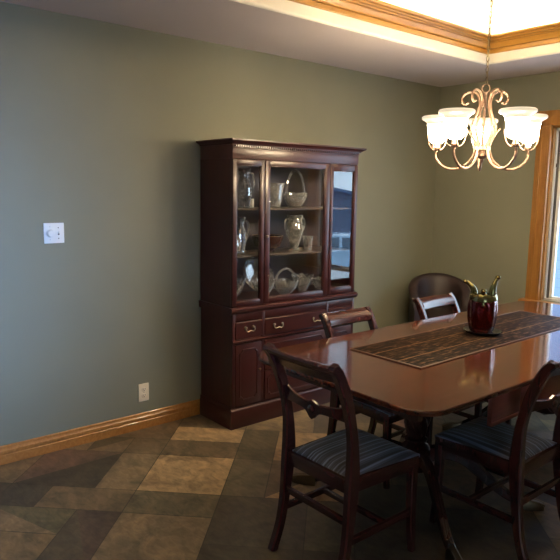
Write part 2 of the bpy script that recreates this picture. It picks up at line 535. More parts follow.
# far window : casing, jamb, frame, sash, glass
def window_far():
    w = thing('window_1', '', ''); del w['label']; del w['category']; w['kind'] = 'structure'
    cw = .112
    bm = BM()
    def casing(x0, x1, z0, z1):
        box(bm, x0, x1, YF - .020, YF - .0008, z0, z1, .006)
    casing(WX0 - cw, WX0 + .004, WZ0 - .03, WZ1 + cw); casing(WX1 - .004, WX1 + cw, WZ0 - .03, WZ1 + cw)
    box(bm, WX0 - cw - .0, WX1 + cw, YF - .024, YF - .0008, WZ1 + .0, WZ1 + cw + .004, .006)
    # inner bead of the casing
    box(bm, WX0 - .012, WX0 + .005, YF - .028, YF - .0008, WZ0, WZ1 + .01, .005)
    box(bm, WX0 - .078, WX0 - .066, YF - .024, YF - .0008, WZ0 - .03, WZ1 + .07, .004)
    o = obj('window_casing', bm, 'oakz', w)
    bm = BM(); box(bm, WX0 - cw - .03, WX1 + cw + .03, YF - .075, YF + .05, WZ0 - .034, WZ0 - .004, .008)
    box(bm, WX0 - cw, WX1 + cw, YF - .018, YF - .0008, WZ0 - .11, WZ0 - .034, .005)
    obj('window_sill', bm, 'oak', w)
    bm = BM()   # wooden jamb lining
    box(bm, WX0, WX0 + .016, YF, YF + T, WZ0, WZ1); box(bm, WX1 - .016, WX1, YF, YF + T, WZ0, WZ1); box(bm, WX0, WX1, YF, YF + T, WZ1 - .016, WZ1)
    obj('window_jamb', bm, 'oakz', w)
    bm = BM()
    a, b, c, d = WX0 + .016, WX1 - .016, WZ0 - .004, WZ1 - .016
    y0, y1 = YF + .035, YF + .115
    for (x0, x1, z0, z1) in ((a, a + .014, c, d), (b - .014, b, c, d), (a, b, d - .014, d), (a, b, c, c + .018)):
        box(bm, x0, x1, y0, y1, z0, z1, .002)
    obj('window_frame', bm, 'frame', w)
    bm = BM()
    box(bm, a + .014, a + .030, y0 + .02, y1, c + .018, d - .014, .002)
    box(bm, a + .012, a + .03, y0 + .01, y0 + .02, 1.74, 1.77, .002)
    obj('screen_track', bm, 'track', w)
    bm = BM()
    a += .028; 
    for (x0, x1, z0, z1) in ((a, a + .026, c + .018, d - .014), (b - .04, b - .014, c + .018, d - .014), (a, b - .014, d - .03, d - .014), (a, b - .014, c + .018, c + .034)):
        box(bm, x0, x1, y0 + .03, y1 - .02, z0, z1, .003)
    obj('window_sash', bm, 'plate', w)
    bm = BM(); box(bm, a + .02, b - .03, y0 + .050, y0 + .054, c + .03, d - .02)
    obj('window_glass', bm, 'winpane', w)
window_far()

def window_right():
    w = thing('window_2', '', ''); del w['label']; del w['category']; w['kind'] = 'structure'
    bm = BM(); cw = .1
    x0, x1 = XR - .02, XR - .0008
    box(bm, x0, x1, PY0 - cw, PY0, PZ0 - cw, PZ1 + cw, .005); box(bm, x0, x1, PY1, PY1 + cw, PZ0 - cw, PZ1 + cw, .005)
    box(bm, x0, x1, PY0, PY1, PZ1, PZ1 + cw, .005); box(bm, x0, x1, PY0, PY1, PZ0 - cw, PZ0, .005)
    obj('window_casing', bm, 'oakz', w)
    bm = BM()
    for (y0, y1, z0, z1) in ((PY0, PY0 + .05, PZ0, PZ1), (PY1 - .05, PY1, PZ0, PZ1), (PY0, PY1, PZ0, PZ0 + .05), (PY0, PY1, PZ1 - .05, PZ1), ((PY0 + PY1) / 2 - .03, (PY0 + PY1) / 2 + .03, PZ0, PZ1)):
        box(bm, XR + .03, XR + .09, y0, y1, z0, z1)
    obj('window_frame', bm, 'plate', w)
    bm = BM(); box(bm, XR + .058, XR + .062, PY0 + .02, PY1 - .02, PZ0 + .02, PZ1 - .02)
    obj('window_glass', bm, 'winpane', w)
window_right()

# ------------------------------------------------------------------ wall plates
t = thing('dimmer_switch', 'white double switch plate with round dimmer knob on the left wall', 'light switch', (0, 1.277, 1.271))
bm = BM(); box(bm, .0005, .007, -.057, .057, -.057, .057, .003); obj('cover_plate', bm, 'plate', t)
bm = BM()
tube(bm, [(.006, -.024, 0), (.010, -.024, 0), (.012, -.024, 0), (.030, -.024, 0), (.033, -.024, 0)], [.024, .024, .0215, .0195, .016], 24); obj('dimmer_knob', bm, 'plate', t)
bm = BM(); box(bm, .006, .009, .018, .030, -.012, .012, .001); box(bm, .008, .022, .0205, .0275, -.002, .010, .002, mat=None); k = obj('toggle', bm, 'plate', t)
bm = BM(); box(bm, .0085, .0095, .0195, .0285, -.0105, -.003); obj('toggle_slot', bm, 'slot', k)
for y, z in ((.024, .03), (.024, -.03), (-.024, .036), (-.024, -.036)):
    bm = BM(); tube(bm, [(.0065, y, z), (.0078, y, z)], .0032, 10); obj('screw', bm, 'slot' if y > 0 else 'frame', t)

t = thing('power_outlet', 'ivory duplex power outlet low on the left wall above baseboard', 'outlet', (0, 1.815, .236))
bm = BM(); box(bm, .0005, .007, -.036, .036, -.058, .058, .003); obj('cover_plate', bm, 'ivory', t)
for z in (-.02, .02):
    bm = BM(); lathe(bm, [(.0165, 0), (.0165, .003), (.0150, .004)], (0, 0, 0), 20)
    bm.transform(Matrix.Translation((.006, 0, z)) @ Matrix.Rotation(pi / 2, 4, 'Y'))
    s = obj('socket', bm, 'ivory', t)
    bm = BM()
    box(bm, .0096, .0104, -.0085, -.0055, z - .001, z + .008); box(bm, .0096, .0104, .0055, .0085, z - .001, z + .008); box(bm, .0096, .0104, -.003, .003, z - .010, z - .005)
    obj('slots', bm, 'slot', s)
bm = BM(); tube(bm, [(.0065, 0, 0), (.0078, 0, 0)], .003, 10); obj('screw', bm, 'brass', t)

# ------------------------------------------------------------------ china cabinet
CX, CY0, CY1, CH = .383, 2.226, 3.352, 1.832
def cabinet():
    y0, y1 = CY0, CY1
    W = y1 - y0
    t = thing('china_cabinet', 'tall mahogany china cabinet with three glass doors against the left wall', 'cabinet', (.022, y0, 0))
    X = CX - .022    # local front
    # --- lower body
    bm = BM()
    box(bm, .0, X - .018, .012, W - .012, .10, .755)
    obj('base_cabinet', bm, 'mahog', t)
    bm = BM()
    box(bm, .0, X + .006, .0, W, .0, .118, .002)
    prism(bm, [(0, .118), (X + .006, .118), (X + .004, .124), (X - .004, .130), (X - .012, .134), (X - .018, .142), (0, .142)], .004, W - .004, 'xz')
    obj('plinth', bm, 'mahogh', t)
    bm = BM()     # face frame stiles and rails
    for a, b in ((.012, .034), (.246, .272), (.826, .852), (W - .034, W - .012)):
        box(bm, X - .020, X - .002, a, b, .14, .755, .002)
    for a, b in ((.555, .585), (.700, .755)):
        box(bm, X - .020, X - .003, .012, W - .012, a, b, .002)
    obj('face_frame', bm, 'mahog', t)
    bm = BM()     # moulding below the drawers
    prism(bm, [(X - .01, .560), (X + .004, .562), (X + .009, .569), (X + .009, .574), (X + .003, .578), (X - .01, .580)], .012, W - .012, 'xz')
    obj('drawer_moulding', bm, 'mahogh', t)
    bm = BM()     # waist moulding
    prism(bm, [(0, .752), (X - .004, .752), (X + .004, .757), (X + .012, .766), (X + .017, .772), (X + .017, .786), (X + .010, .792), (X - .004, .795), (0, .795)], -.006, W + .006, 'xz')
    obj('waist_moulding', bm, 'mahogh', t)
    def outline_groove(bm, x, a, b, c, d, notch=.018, r=.0032):
        # raised bead with scooped corners
        pts = []
        for (cy, cz, s) in ((a, c, 0), (b, c, 1), (b, d, 2), (a, d, 3)):
            for k in range(5):
                th = radians(90 * k / 4)
                ang = {0: pi / 2 - th, 1: pi - th, 2: 3 * pi / 2 - th, 3: 2 * pi - th}[s]
                pts.append((x, cy + notch * cos(ang), cz + notch * sin(ang)))
        pts.append(pts[0])
        tube(bm, pts, r * 1.6, 8)
    def pull(parent, y, z, w=.072):
        bm = BM()
        for s in (-1, 1):
            tube(bm, [(X - .002, y + s * w / 2, z + .012), (X + .004, y + s * w / 2, z + .012), (X + .010, y + s * w / 2, z + .012), (X + .018, y + s * w / 2, z + .012), (X + .020, y + s * w / 2, z + .012)], [.011, .010, .005, .0085, .004], 12)
        pts = [(X + .016, y - w / 2, z + .012), (X + .020, y - w / 2 - .004, z), (X + .020, y - w / 2 + .006, z - .012), (X + .020, y - w / 4, z - .012), (X + .021, y, z - .007), (X + .020, y + w / 4, z - .012), (X + .020, y + w / 2 - .006, z - .012), (X + .020, y + w / 2 + .004, z), (X + .016, y + w / 2, z + .012)]
        tube(bm, spline(pts, 5), .0036, 8)
        obj('handle', bm, 'brassbright', parent)
    # drawers : small, wide bowed, small
    for a, b, bow in ((.036, .244, 0), (.274, .824, .014), (.854, W - .036, 0)):
        bm = BM()
        secs = []
        n = 13
        for i in range(n):
            s = i / (n - 1); y = a + (b - a) * s; f = X + .002 + bow * (1 - (2 * s - 1) ** 2)
            e = .005
            secs.append([(X - .02, y, .588), (f - e, y, .588), (f, y, .588 + e), (f, y, .697 - e), (f - e, y, .697), (X - .02, y, .697)])
        sweep(bm, None, secs)
        d = obj('drawer', bm, 'mahogh', t)
        if bow: pull(d, a + .10, .640, .066); pull(d, b - .10, .640, .066)
        else: pull(d, (a + b) / 2, .646, .062)
    # side doors with raised bead panel
    for a, b in ((.036, .244), (.854, W - .036)):
        bm = BM(); box(bm, X - .02, X + .002, a, b, .145, .553, .003); d = obj('door', bm, 'mahog', t)
        bm = BM(); outline_groove(bm, X + .002, a + .035, b - .035, .185, .515, .020)
        obj('panel_bead', bm, 'mahog', d)
        bm = BM(); kx = b - .018 if a < .5 else a + .018
        tube(bm, [(X, kx, .37), (X + .008, kx, .37), (X + .014, kx, .37), (X + .020, kx, .37)], [.004, .004, .009, .005], 12); obj('knob', bm, 'brassbright', d)
    # lower centre drawers
    for z0, z1 in ((.350, .553), (.145, .345)):
        bm = BM(); box(bm, X - .02, X + .004, .274, .824, z0, z1, .003); d = obj('drawer', bm, 'mahogh', t)
        bm = BM(); outline_groove(bm, X + .004, .300, .798, z0 + .03, z1 - .03, .020); obj('panel_bead', bm, 'mahogh', d)
        for y in (.43, .668):
            bm = BM(); z = (z0 + z1) / 2
            tube(bm, [(X, y, z), (X + .010, y, z), (X + .016, y, z), (X + .024, y, z)], [.005, .005, .013, .007], 14); obj('knob', bm, 'brassbright', d)
    # --- upper case
    ub = .795
    bm = BM()
    box(bm, 0, X - .025, .009, .030, ub, 1.78); box(bm, 0, X - .03, W - .040, W - .022, ub, 1.78)
    box(bm, 0, X - .03, .022, W - .022, ub, ub + .022); box(bm, 0, X - .03, .022, W - .022, 1.72, 1.78)
    obj('upper_case', bm, 'mahog', t)
    bm = BM(); box(bm, .0005, .010, .03, W - .03, ub + .01, 1.73); obj('back_panel', bm, 'cabback', t)
    for a, b in ((.012, .022), (W - .026, W - .018), (.254, .262), (.834, .842)):
        bm = BM(); box(bm, X - .034, X - .006, a, b, ub, 1.72)
        obj('stile', bm, 'mahog', t)
    bm = BM(); box(bm, 0, X - .002, .008, W - .014, 1.716, 1.800, .002); obj('frieze', bm, 'mahogh', t)
    bm = BM(); n = 62
    for i in range(n):
        y = .018 + (W - .036) * (i + .5) / n
        box(bm, X - .004, X + .009, y - .0052, y + .0052, 1.786, 1.798)
    box(bm, X - .004, X + .005, .008, W - .014, 1.779, 1.784, .001)
    obj('dentil_moulding', bm, 'mahogh', t)
    bm = BM()
    base = [(.000, 1.798), (.010, 1.800), (.012, 1.806), (.022, 1.813), (.034, 1.819), (.038, 1.824), (.038, 1.832)]
    secs = []
    # cornice returns along both ends
    for (px, py, dx, dy) in ((0, .014, 0, -1), (X, .014, 1, -1), (X, W - .014, 1, 1), (0, W - .014, 0, 1)):
        secs.append([(px + dx * a, py + dy * a, z) for a, z in base] + [(px - (.05 if dx else 0), py - dy * .05, 1.832), (px - (.05 if dx else 0), py - dy * .05, 1.798)])
    sweep(bm, None, secs)
    box(bm, 0, X - .01, .02, W - .02, 1.786, 1.830)
    obj('cornice', bm, 'mahogh', t)
    # glazed doors
    for a, b, l, r_, bt, tp in ((.009, .254, .033, .026, .032, .036), (.262, .834, .040, .044, .034, .034), (.842, W - .016, .026, .034, .042, .044)):
        z0, z1 = ub + .004, 1.714
        bm = BM()
        box(bm, X - .026, X, a, a + l, z0, z1, .003); box(bm, X - .026, X, b - r_, b, z0, z1, .003)
        box(bm, X - .026, X, a + l - .003, b - r_ + .003, z0, z0 + bt, .003); box(bm, X - .026, X, a + l - .003, b - r_ + .003, z1 - tp, z1, .003)
        # inner bead
        for (p0, p1, q0, q1) in ((a + l - .001, a + l + .005, z0 + bt, z1 - tp), (b - r_ - .005, b - r_ + .001, z0 + bt, z1 - tp)):
            box(bm, X - .020, X - .006, p0, p1, q0, q1, .002)
        for q in (z0 + bt - .001, z1 - tp - .005):
            box(bm, X - .020, X - .006, a + l, b - r_, q, q + .006, .002)
        d = obj('glass_door', bm, 'mahog', t)
        bm = BM(); box(bm, X - .016, X - .013, a + l - .002, b - r_ + .002, z0 + bt - .002, z1 - tp + .002)
        obj('glass_pane', bm, 'pane', d)
        if .2 < a < .5:
            bm = BM(); y = a + .012
            tube(bm, [(X, y, 1.235), (X + .007, y, 1.235), (X + .012, y, 1.235), (X + .018, y, 1.235)], [.005, .004, .010, .005], 12); obj('knob', bm, 'brassbright', d)
    for z in (1.100, 1.400):
        bm = BM(); box(bm, .01, X - .036, .040, W - .040, z, z + .011, .002)
        o = obj('shelf', bm, 'shelfedge', t)
    return t
cabinet()

# ------------------------------------------------------------------ crystal in the cabinet
SH = [.8172, 1.1112, 1.4112]
def facet(n, amp):
    # diamond cutting: alternate facets round the body and up it
    return lambda a, r, z: (r * (1 + amp * (1 if (int(a / (2 * pi) * 2 * n + .5) + int(z / .0125)) % 2 else -1)), z)
def fine(P, step=.0125):
    out = []
    for (r0, z0), (r1, z1) in zip(P, P[1:]):
        k = max(1, int(round(abs(z1 - z0) / step)))
        out += [(r0 + (r1 - r0) * i / k, z0 + (z1 - z0) * i / k) for i in range(k)]
    return out + [P[-1]]
def scallop(n, amp, lip, zt):
    return lambda a, r, z: (r * (1 + .05 * cos(2 * n * a) * (1 if int(z / .0125) % 2 else -1)), z + (lip * cos(n * a) if z > zt else 0))
def glass_item(name, label, cat, x, y, z, prof, seg=24, mod=None, group=None, inner=True, angle=12, mat='crystal'):
    bm = BM()
    P = list(prof)
    if inner and mod is not None: P = fine(P)
    if inner:   # wall thickness, open top
        th = .004
        P = P + [(max(r - th, .002), zz + (.0 if i == 0 else th)) for i, (r, zz) in enumerate(reversed(P))][:-1]
    lathe(bm, P, (0, 0, 0), seg, mod, caps=True)
    o = obj(name, bm, mat, None, (x, y, z), True, angle)
    return tag(o, label, cat, group)
GRP = None
tallv = [(.042, 0), (.045, .006), (.036, .03), (.040, .09), (.050, .16), (.056, .20), (.060, .212)]
glass_item('crystal_vase', 'tall cut crystal vase on the top shelf behind narrow left glass door', 'vase', .21, 2.315, SH[2], tallv, 20, facet(10, .05))
def pitcher(name, label, x, y, z, s=1., handle_dir=1, h=.24, cat='pitcher'):
    t = thing(name, label, cat, (x, y, z))
    bm = BM(); P = [(.040 * s, 0), (.044 * s, .006), (.040 * s, .02), (.054 * s, .08), (.052 * s, .13), (.034 * s, h * .76), (.036 * s, h * .86), (.048 * s, h)]
    P = fine(P); P = P + [(max(r - .004, .002), zz + .003) for r, zz in reversed(P)][:-1]
    lathe(bm, P, (0, 0, 0), 20, facet(10, .04)); obj('body', bm, 'crystal', t, angle=12)
    bm = BM(); d = handle_dir
    tube(bm, spline([(0, d * .036 * s, h * .9), (0, d * .075 * s, h * .88), (0, d * .090 * s, h * .65), (0, d * .075 * s, h * .42), (0, d * .05 * s, h * .33)], 6), .006, 8)
    obj('handle', bm, 'crystal', t)
    return t
pitcher('crystal_pitcher', 'cut crystal pitcher on the top shelf at the left door post', .22, 2.440, SH[2], .92, 1, .250)
glass_item('crystal_vase', 'slim cut crystal vase at far left of the top shelf', 'vase', .09, 2.305, SH[2], [(r * .8, z * 1.15) for r, z in tallv], 18, facet(9, .05))
glass_item('crystal_rose_bowl', 'round crystal bowl on the middle shelf behind narrow left door', 'bowl', .24, 2.325, SH[1], [(.030, 0), (.034, .005), (.056, .03), (.066, .065), (.060, .10), (.048, .125)], 20, facet(10, .04))
pitcher('crystal_decanter', 'tall crystal decanter with handle on the middle shelf behind left door', .17, 2.442, SH[1], .85, 1, .235, 'decanter')
bowlp = [(.035, 0), (.038, .006), (.048, .02), (.075, .07), (.095, .115), (.102, .125)]
glass_item('crystal_bowl', 'flared cut crystal bowl on bottom shelf, leftmost in the cabinet', 'bowl', .235, 2.330, SH[0], [(r * .74, z * .8) for r, z in bowlp], 36, scallop(9, .05, .006, .06))
glass_item('crystal_bowl', 'flared cut crystal bowl on bottom shelf beside the left door post', 'bowl', .13, 2.435, SH[0], [(r * .80, z * 1.05) for r, z in bowlp], 36, scallop(9, .05, .006, .08))
glass_item('votive_candle', 'small white candle on the top shelf behind the left door post', 'candle', .16, 2.545, SH[2], [(.018, 0), (.019, .003), (.019, .055), (.016, .058)], 16, None, None, False, 40, 'candle')
glass_item('crystal_vase', 'flared clear glass vase on the top shelf behind the centre door', 'vase', .20, 2.705, SH[2], [(.040, 0), (.046, .008), (.058, .06), (.062, .11), (.070, .150), (.078, .165)], 24, facet(12, .025))
def basket(label, x, y, z, rx, h, hh):
    t = thing('crystal_basket', label, 'basket', (x, y, z))
    bm = BM(); P = [(rx * .45, 0), (rx * .5, .006), (rx * .8, h * .4), (rx * .98, h * .85), (rx, h)]
    P = fine(P); P = P + [(max(r - .004, .002), zz + .003) for r, zz in reversed(P)][:-1]
    lathe(bm, P, (0, 0, 0), 28, facet(14, .04)); obj('body', bm, 'crystal', t, angle=12)
    bm = BM(); pts = [(0, -rx * cos(a) * .97, h - .006 + hh * sin(a)) for a in [pi * k / 20 for k in range(21)]]
    tube(bm, pts, .0075, 8); obj('handle', bm, 'crystal', t)
basket('crystal basket with a tall arched handle on the top shelf', .20, 2.900, SH[2], .085, .10, .16)
t = thing('ruby_bowl', 'dark red footed bowl on middle shelf behind centre door', 'bowl', (.19, 2.665, SH[1]))
bm = BM(); lathe(bm, [(.05, 0), (.052, .006), (.040, .016), (.085, .040), (.105, .085), (.108, .110), (.102, .110), (.098, .085), (.078, .046), (.005, .034)], (0, 0, 0), 32); obj('body', bm, 'rubywood', t)
bm = BM(); tube(bm, [(0, .107 * 0 + .106 * cos(a), .110) if False else (.105 * cos(a), .105 * sin(a), .110) for a in [2 * pi * k / 32 for k in range(33)]], .003, 6); obj('rim', bm, 'brassbright', t)
t = thing('crystal_urn', 'tall two handled crystal urn vase on the middle shelf', 'vase', (.22, 2.885, SH[1]))
bm = BM(); P = [(.040, 0), (.043, .006), (.026, .022), (.030, .04), (.055, .10), (.062, .15), (.050, .20), (.046, .22), (.058, .245)]
P = fine(P); P = P + [(max(r - .004, .002), zz + .003) for r, zz in reversed(P)][:-1]
lathe(bm, P, (0, 0, 0), 20, facet(10, .04)); obj('body', bm, 'crystal', t, angle=12)
for s in (-1, 1):
    bm = BM(); tube(bm, spline([(0, s * .050, .215), (0, s * .085, .215), (0, s * .088, .16), (0, s * .060, .11)], 6), .0055, 8); obj('handle', bm, 'crystal', t)
glass_item('crystal_tumbler', 'short crystal tumbler right of urn vase on middle shelf', 'glass', .25, 2.985, SH[1], [(.026, 0), (.029, .004), (.034, .06), (.038, .10)], 16, facet(8, .04))
glass_item('crystal_bowl', 'fan shaped cut crystal bowl on bottom shelf at centre door left edge', 'bowl', .25, 2.588, SH[0], [(r * .80, z * .85) for r, z in bowlp], 36, scallop(12, .05, .006, .08))
basket('cut crystal basket with round handle on the bottom shelf', .245, 2.785, SH[0], .088, .095, .085)
def plate_item():
    bm = BM(); lathe(bm, [(.05, .004), (.055, 0), (.10, .012), (.125, .022), (.127, .025), (.10, .018), (.05, .010)], (0, 0, 0), 36, scallop(18, .03, .003, .02))
    bm.transform(Matrix.Rotation(radians(72), 4, 'Y'))
    o = obj('crystal_plate', bm, 'crystal', None, (.065, 2.675, SH[0] + .124), True, 12)
    return tag(o, 'crystal plate leaning against the cabinet back on bottom shelf', 'plate')
plate_item()
glass_item('crystal_bowl', 'scalloped crystal bowl on bottom shelf at the right of the basket', 'bowl', .22, 2.968, SH[0], [(r * .78, z * .9) for r, z in bowlp], 36, scallop(10, .06, .008, .08))
glass_item('crystal_dish', 'small crystal dish on bottom shelf behind the narrow right door', 'dish', .20, 3.15, SH[0], [(r * .66, z * .6) for r, z in bowlp], 30, scallop(10, .05, .005, .05))

# ------------------------------------------------------------------ dining table
TBX0, TBX1, TBY0, TBY1, TBZ = 1.155, 2.214, 1.770, 4.385, .745
def rounded_outline(x0, x1, y0, y1, r, n=10):
    pts = []
    for cx, cy, a0 in ((x1 - r, y1 - r, 0), (x0 + r, y1 - r, 90), (x0 + r, y0 + r, 180), (x1 - r, y0 + r, 270)):
        for k in range(n + 1):
            a = radians(a0 + 90 * k / n); pts.append((cx + r * cos(a), cy + r * sin(a)))
    return pts
def table():
    cx, cy = (TBX0 + TBX1) / 2, (TBY0 + TBY1) / 2
    t = thing('dining_table', 'long reddish mahogany dining table with rounded corners and twin pedestals', 'table', (cx, cy, 0))
    bounds = [TBY0, 2.212, 2.452, 3.703, 3.943, TBY1]
    thick = .024
    for i in range(5):
        a, b = bounds[i] + (.0006 if i else 0), bounds[i + 1] - (.0006 if i < 4 else 0)
        full = rounded_outline(TBX0 - cx, TBX1 - cx, TBY0 - cy, TBY1 - cy, .13)
        bm = BM()
        # stepped edge: upper bead, cove, lower lip
        z = TBZ
        lev = [(0.010, z - thick), (.003, z - thick + .002), (.0015, z - thick + .008), (.005, z - thick + .0105), (.005, z - .012), (.0, z - .009), (.0, z - .003), (.003, z)]
        secs = []
        for ins, zz in lev:
            o = rounded_outline(TBX0 - cx + ins, TBX1 - cx - ins, TBY0 - cy + ins, TBY1 - cy - ins, .13 - ins)
            secs.append([(x, y, zz) for x, y in o])
        sweep(bm, None, secs)
        for co, no in (((0, a - cy, 0), (0, -1, 0)), ((0, b - cy, 0), (0, 1, 0))):
            r = bmesh.ops.bisect_plane(bm, geom=bm.verts[:] + bm.edges[:] + bm.faces[:], plane_co=co, plane_no=no, clear_outer=True)
            es = [e for e in r['geom_cut'] if isinstance(e, bmesh.types.BMEdge)]
            if es: bmesh.ops.edgeloop_fill(bm, edges=es)
        obj('tabletop' if i in (0, 4) else 'table_leaf', bm, 'tabletop', t, angle=25)
    # aprons under the leaves
    for i in (1, 2, 3):
        a, b = bounds[i] + .015 if i == 1 else bounds[i] + .001, bounds[i + 1] - .015 if i == 3 else bounds[i + 1] - .001
        for s in (-1, 1):
            bm = BM(); xx = s * ((TBX1 - TBX0) / 2 - .018)
            x0, x1 = min(xx, xx - s * .02), max(xx, xx - s * .02)
            box(bm, x0, x1, a - cy, b - cy, .605, TBZ - thick, .002)
            xx += s * .004
            x0, x1 = min(xx, xx - s * .024), max(xx, xx - s * .024)
            box(bm, x0, x1, a - cy, b - cy, .590, .607, .003)
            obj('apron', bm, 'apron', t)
    # sub-frame
    bm = BM()
    for s in (-1, 1):
        box(bm, s * .30 - .02, s * .30 + .02, TBY0 - cy + .12, TBY1 - cy - .12, .675, TBZ - thick)
    for y in (TBY0 + .12, TBY1 - .16):
        box(bm, -.40, .40, y - cy, y - cy + .03, .655, TBZ - thick)
    for y in (2.42, 3.735):
        box(bm, -.32, .32, y - cy - .10, y - cy + .10, .655, .700)
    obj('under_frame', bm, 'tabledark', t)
    bm = BM()
    box(bm, (TBX1 - TBX0) / 2 - .008, (TBX1 - TBX0) / 2 + .0015, 2.195 - cy, 2.229 - cy, TBZ - .020, TBZ - .006, .002)
    obj('leaf_clip', bm, 'brass', t)
    # pedestals
    for py, ang in ((2.42, (-34, 42, 138, 214)), (3.735, (34, -42, -138, -214))):
        bm = BM()
        y = py - cy
        lathe(bm, [(.10, .655), (.10, .640), (.085, .630), (.050, .615), (.045, .600), (.058, .590), (.062, .580), (.048, .570)], (0, y, 0), 28)
        # spiral turned urn
        prof = [(.040, .572), (.052, .55), (.062, .50), (.064, .45), (.058, .40), (.046, .36), (.040, .335)]
        tw = lambda a, r, z: (r * (1 + .09 * cos(7 * (a + z * 9.))), z)
        P = []
        for k in range(25):
            s = k / 24 * 6; i0 = min(int(s), 5); f = s - i0
            P.append((prof[i0][0] * (1 - f) + prof[i0 + 1][0] * f, prof[i0][1] * (1 - f) + prof[i0 + 1][1] * f))
        lathe(bm, P, (0, y, 0), 56, tw)
        lathe(bm, [(.045, .338), (.056, .330), (.056, .322), (.044, .314), (.060, .300), (.074, .285), (.076, .190), (.070, .176), (.040, .165), (.014, .150), (.004, .146)], (0, y, 0), 28)
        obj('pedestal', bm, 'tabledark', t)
        for a in ang:
            A = radians(a)
            bm = BM()
            path = spline([(0, .05, .245), (0, .14, .265), (0, .24, .235), (0, .36, .135), (0, .46, .062), (0, .545, .030)], 6)
            n = len(path)
            bar(bm, path, [.046 - .012 * k / (n - 1) for k in range(n)], [.075 - .045 * k / (n - 1) for k in range(n)], .006)
            # reeding along the top of the leg
            for off in (-.012, 0, .012):
                secs = [(p[0] + off, p[1] + .5 * (.075 - .045 * k / (n - 1)) * .42, p[2] + .5 * (.075 - .045 * k / (n - 1)) * .90) for k, p in enumerate(path)]
                tube(bm, secs[4:], .0045, 6)
            R_ = Matrix.Translation((0, y, 0)) @ Matrix.Rotation(A - pi / 2, 4, 'Z')
            bm.transform(R_)
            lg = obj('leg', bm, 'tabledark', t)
            bm = BM()
            secs = []
            for yy, w, zt in ((.50, .021, .066), (.525, .024, .060), (.56, .024, .052), (.60, .020, .046), (.625, .013, .036)):
                secs.append([(-w, yy, .006), (w, yy, .006), (w, yy, zt * .6), (w * .55, yy, zt), (-w * .55, yy, zt), (-w, yy, zt * .6)])
            sweep(bm, None, secs)
            for s in (-.012, .012): tube(bm, [(s, .515, .055), (s, .56, .049), (s, .60, .042), (s, .628, .030)], .005, 6)
            lathe(bm, [(.012, 0), (.013, .004), (.013, .010)], (0, .565, 0), 12)
            bm.transform(R_)
            obj('toe_cap', bm, 'brass', lg)
    return t
table()

# runner
def runner():
    o = thing('table_runner', 'dark brown woven runner along the middle of the dining table', 'table runner', (1.6, 3.075, TBZ), radians(0.8))
    hw, hl = .213, .835
    bm = BM()
    n, m = 8, 60
    V = {}
    for i in range(n + 1):
        for j in range(m + 1):
            V[i, j] = (-hw + 2 * hw * i / n, -hl + 2 * hl * j / m)
    box(bm, -hw, hw, -hl, hl, .0006, .0046, .0012)
    obj('weave', bm, 'runner', o)
    bm = BM()
    for a, b, c, d in ((-hw - .004, -hw + .006, -hl - .004, hl + .004), (hw - .006, hw + .004, -hl - .004, hl + .004), (-hw, hw, -hl - .004, -hl + .007), (-hw, hw, hl - .007, hl + .004)):
        box(bm, a, b, c, d, .0005, .0058, .0015)
    obj('binding', bm, 'runneredge', o)
runner()

# vase on its dark dish
VX, VY = 1.598, 3.085
bm = BM()
def leafdish(a, r, z): return (r * (.93 + .07 * cos(a - radians(20)) ** 2), z * 1.5)
lathe(bm, [(.070, 0), (.094, .003), (.102, .010), (.104, .013), (.098, .013), (.080, .008), (.004, .007)], (0, 0, 0), 40, leafdish)
o = obj('dish', bm, 'blackplate', None, (VX + .005, VY + .005, TBZ + .0052)); tag(o, 'flat black dish under the red vase on the runner', 'dish')
def vase():
    t = thing('gourd_vase', 'lobed red vase with three green curling stems on the table runner', 'vase', (VX, VY, TBZ + .0172), radians(-33))
    t.scale = (1, 1, 1.14)
    bm = BM()
    lob = lambda a, r, z: (r * (1 - .17 * abs(cos(2.5 * (a + .4))) ** 3 * min(1, max(0, (.175 - z) / .05))), z)
    P = spline([(.050, 0, 0), (.066, .006, 0), (.078, .045, 0), (.084, .09, 0), (.083, .125, 0), (.079, .150, 0), (.074, .158, 0)], 4)
    P = [(p[0], p[1]) for p in P] + [(.066, .155), (.072, .12), (.072, .06), (.05, .012), (.004, .010)]
    lathe(bm, P, (0, 0, 0), 60, lob)
    obj('body', bm, 'vasered', t)
    bm = BM()
    peaks = (radians(236), radians(335), radians(88))
    def cal(a, r, z):
        k = max(max(0, cos((a - p))) ** 4 for p in peaks)
        dip = max(0, -min(0, 0))
        return (r * (1 + .02 * k), z + (.012 * k if z > .17 else -.006 * k if z < .167 else 0))
    lathe(bm, [(.0740, .158), (.0770, .160), (.0770, .166), (.072, .174), (.066, .181), (.060, .182), (.058, .174), (.064, .166), (.070, .156)], (0, 0, 0), 60, cal)
    obj('rim', bm, 'vasegreen', t)
    for k, (p, hh, curl) in enumerate(zip(peaks, (.242, .212, .268), (.022, .006, .006))):
        bm = BM(); c, s = cos(p), sin(p)
        q = lambda r, z: (c * r, s * r, z)
        pts = spline([q(.046, .140), q(.050, .168), q(.054, .178 + (hh - .178) * .40), q(.062 + curl * .7, .178 + (hh - .178) * .8), q(.070 + curl * 1.4, hh)], 6)
        n = len(pts)
        tube(bm, pts, [.029 - .018 * min(1, i / (n * .75)) for i in range(n)], 12)
        lathe(bm, [(.003, -.010), (.012, -.008), (.0155, 0), (.012, .008), (.003, .010)], tuple(pts[-1]), 14)
        obj('stem', bm, 'vasegreen', t)
vase()

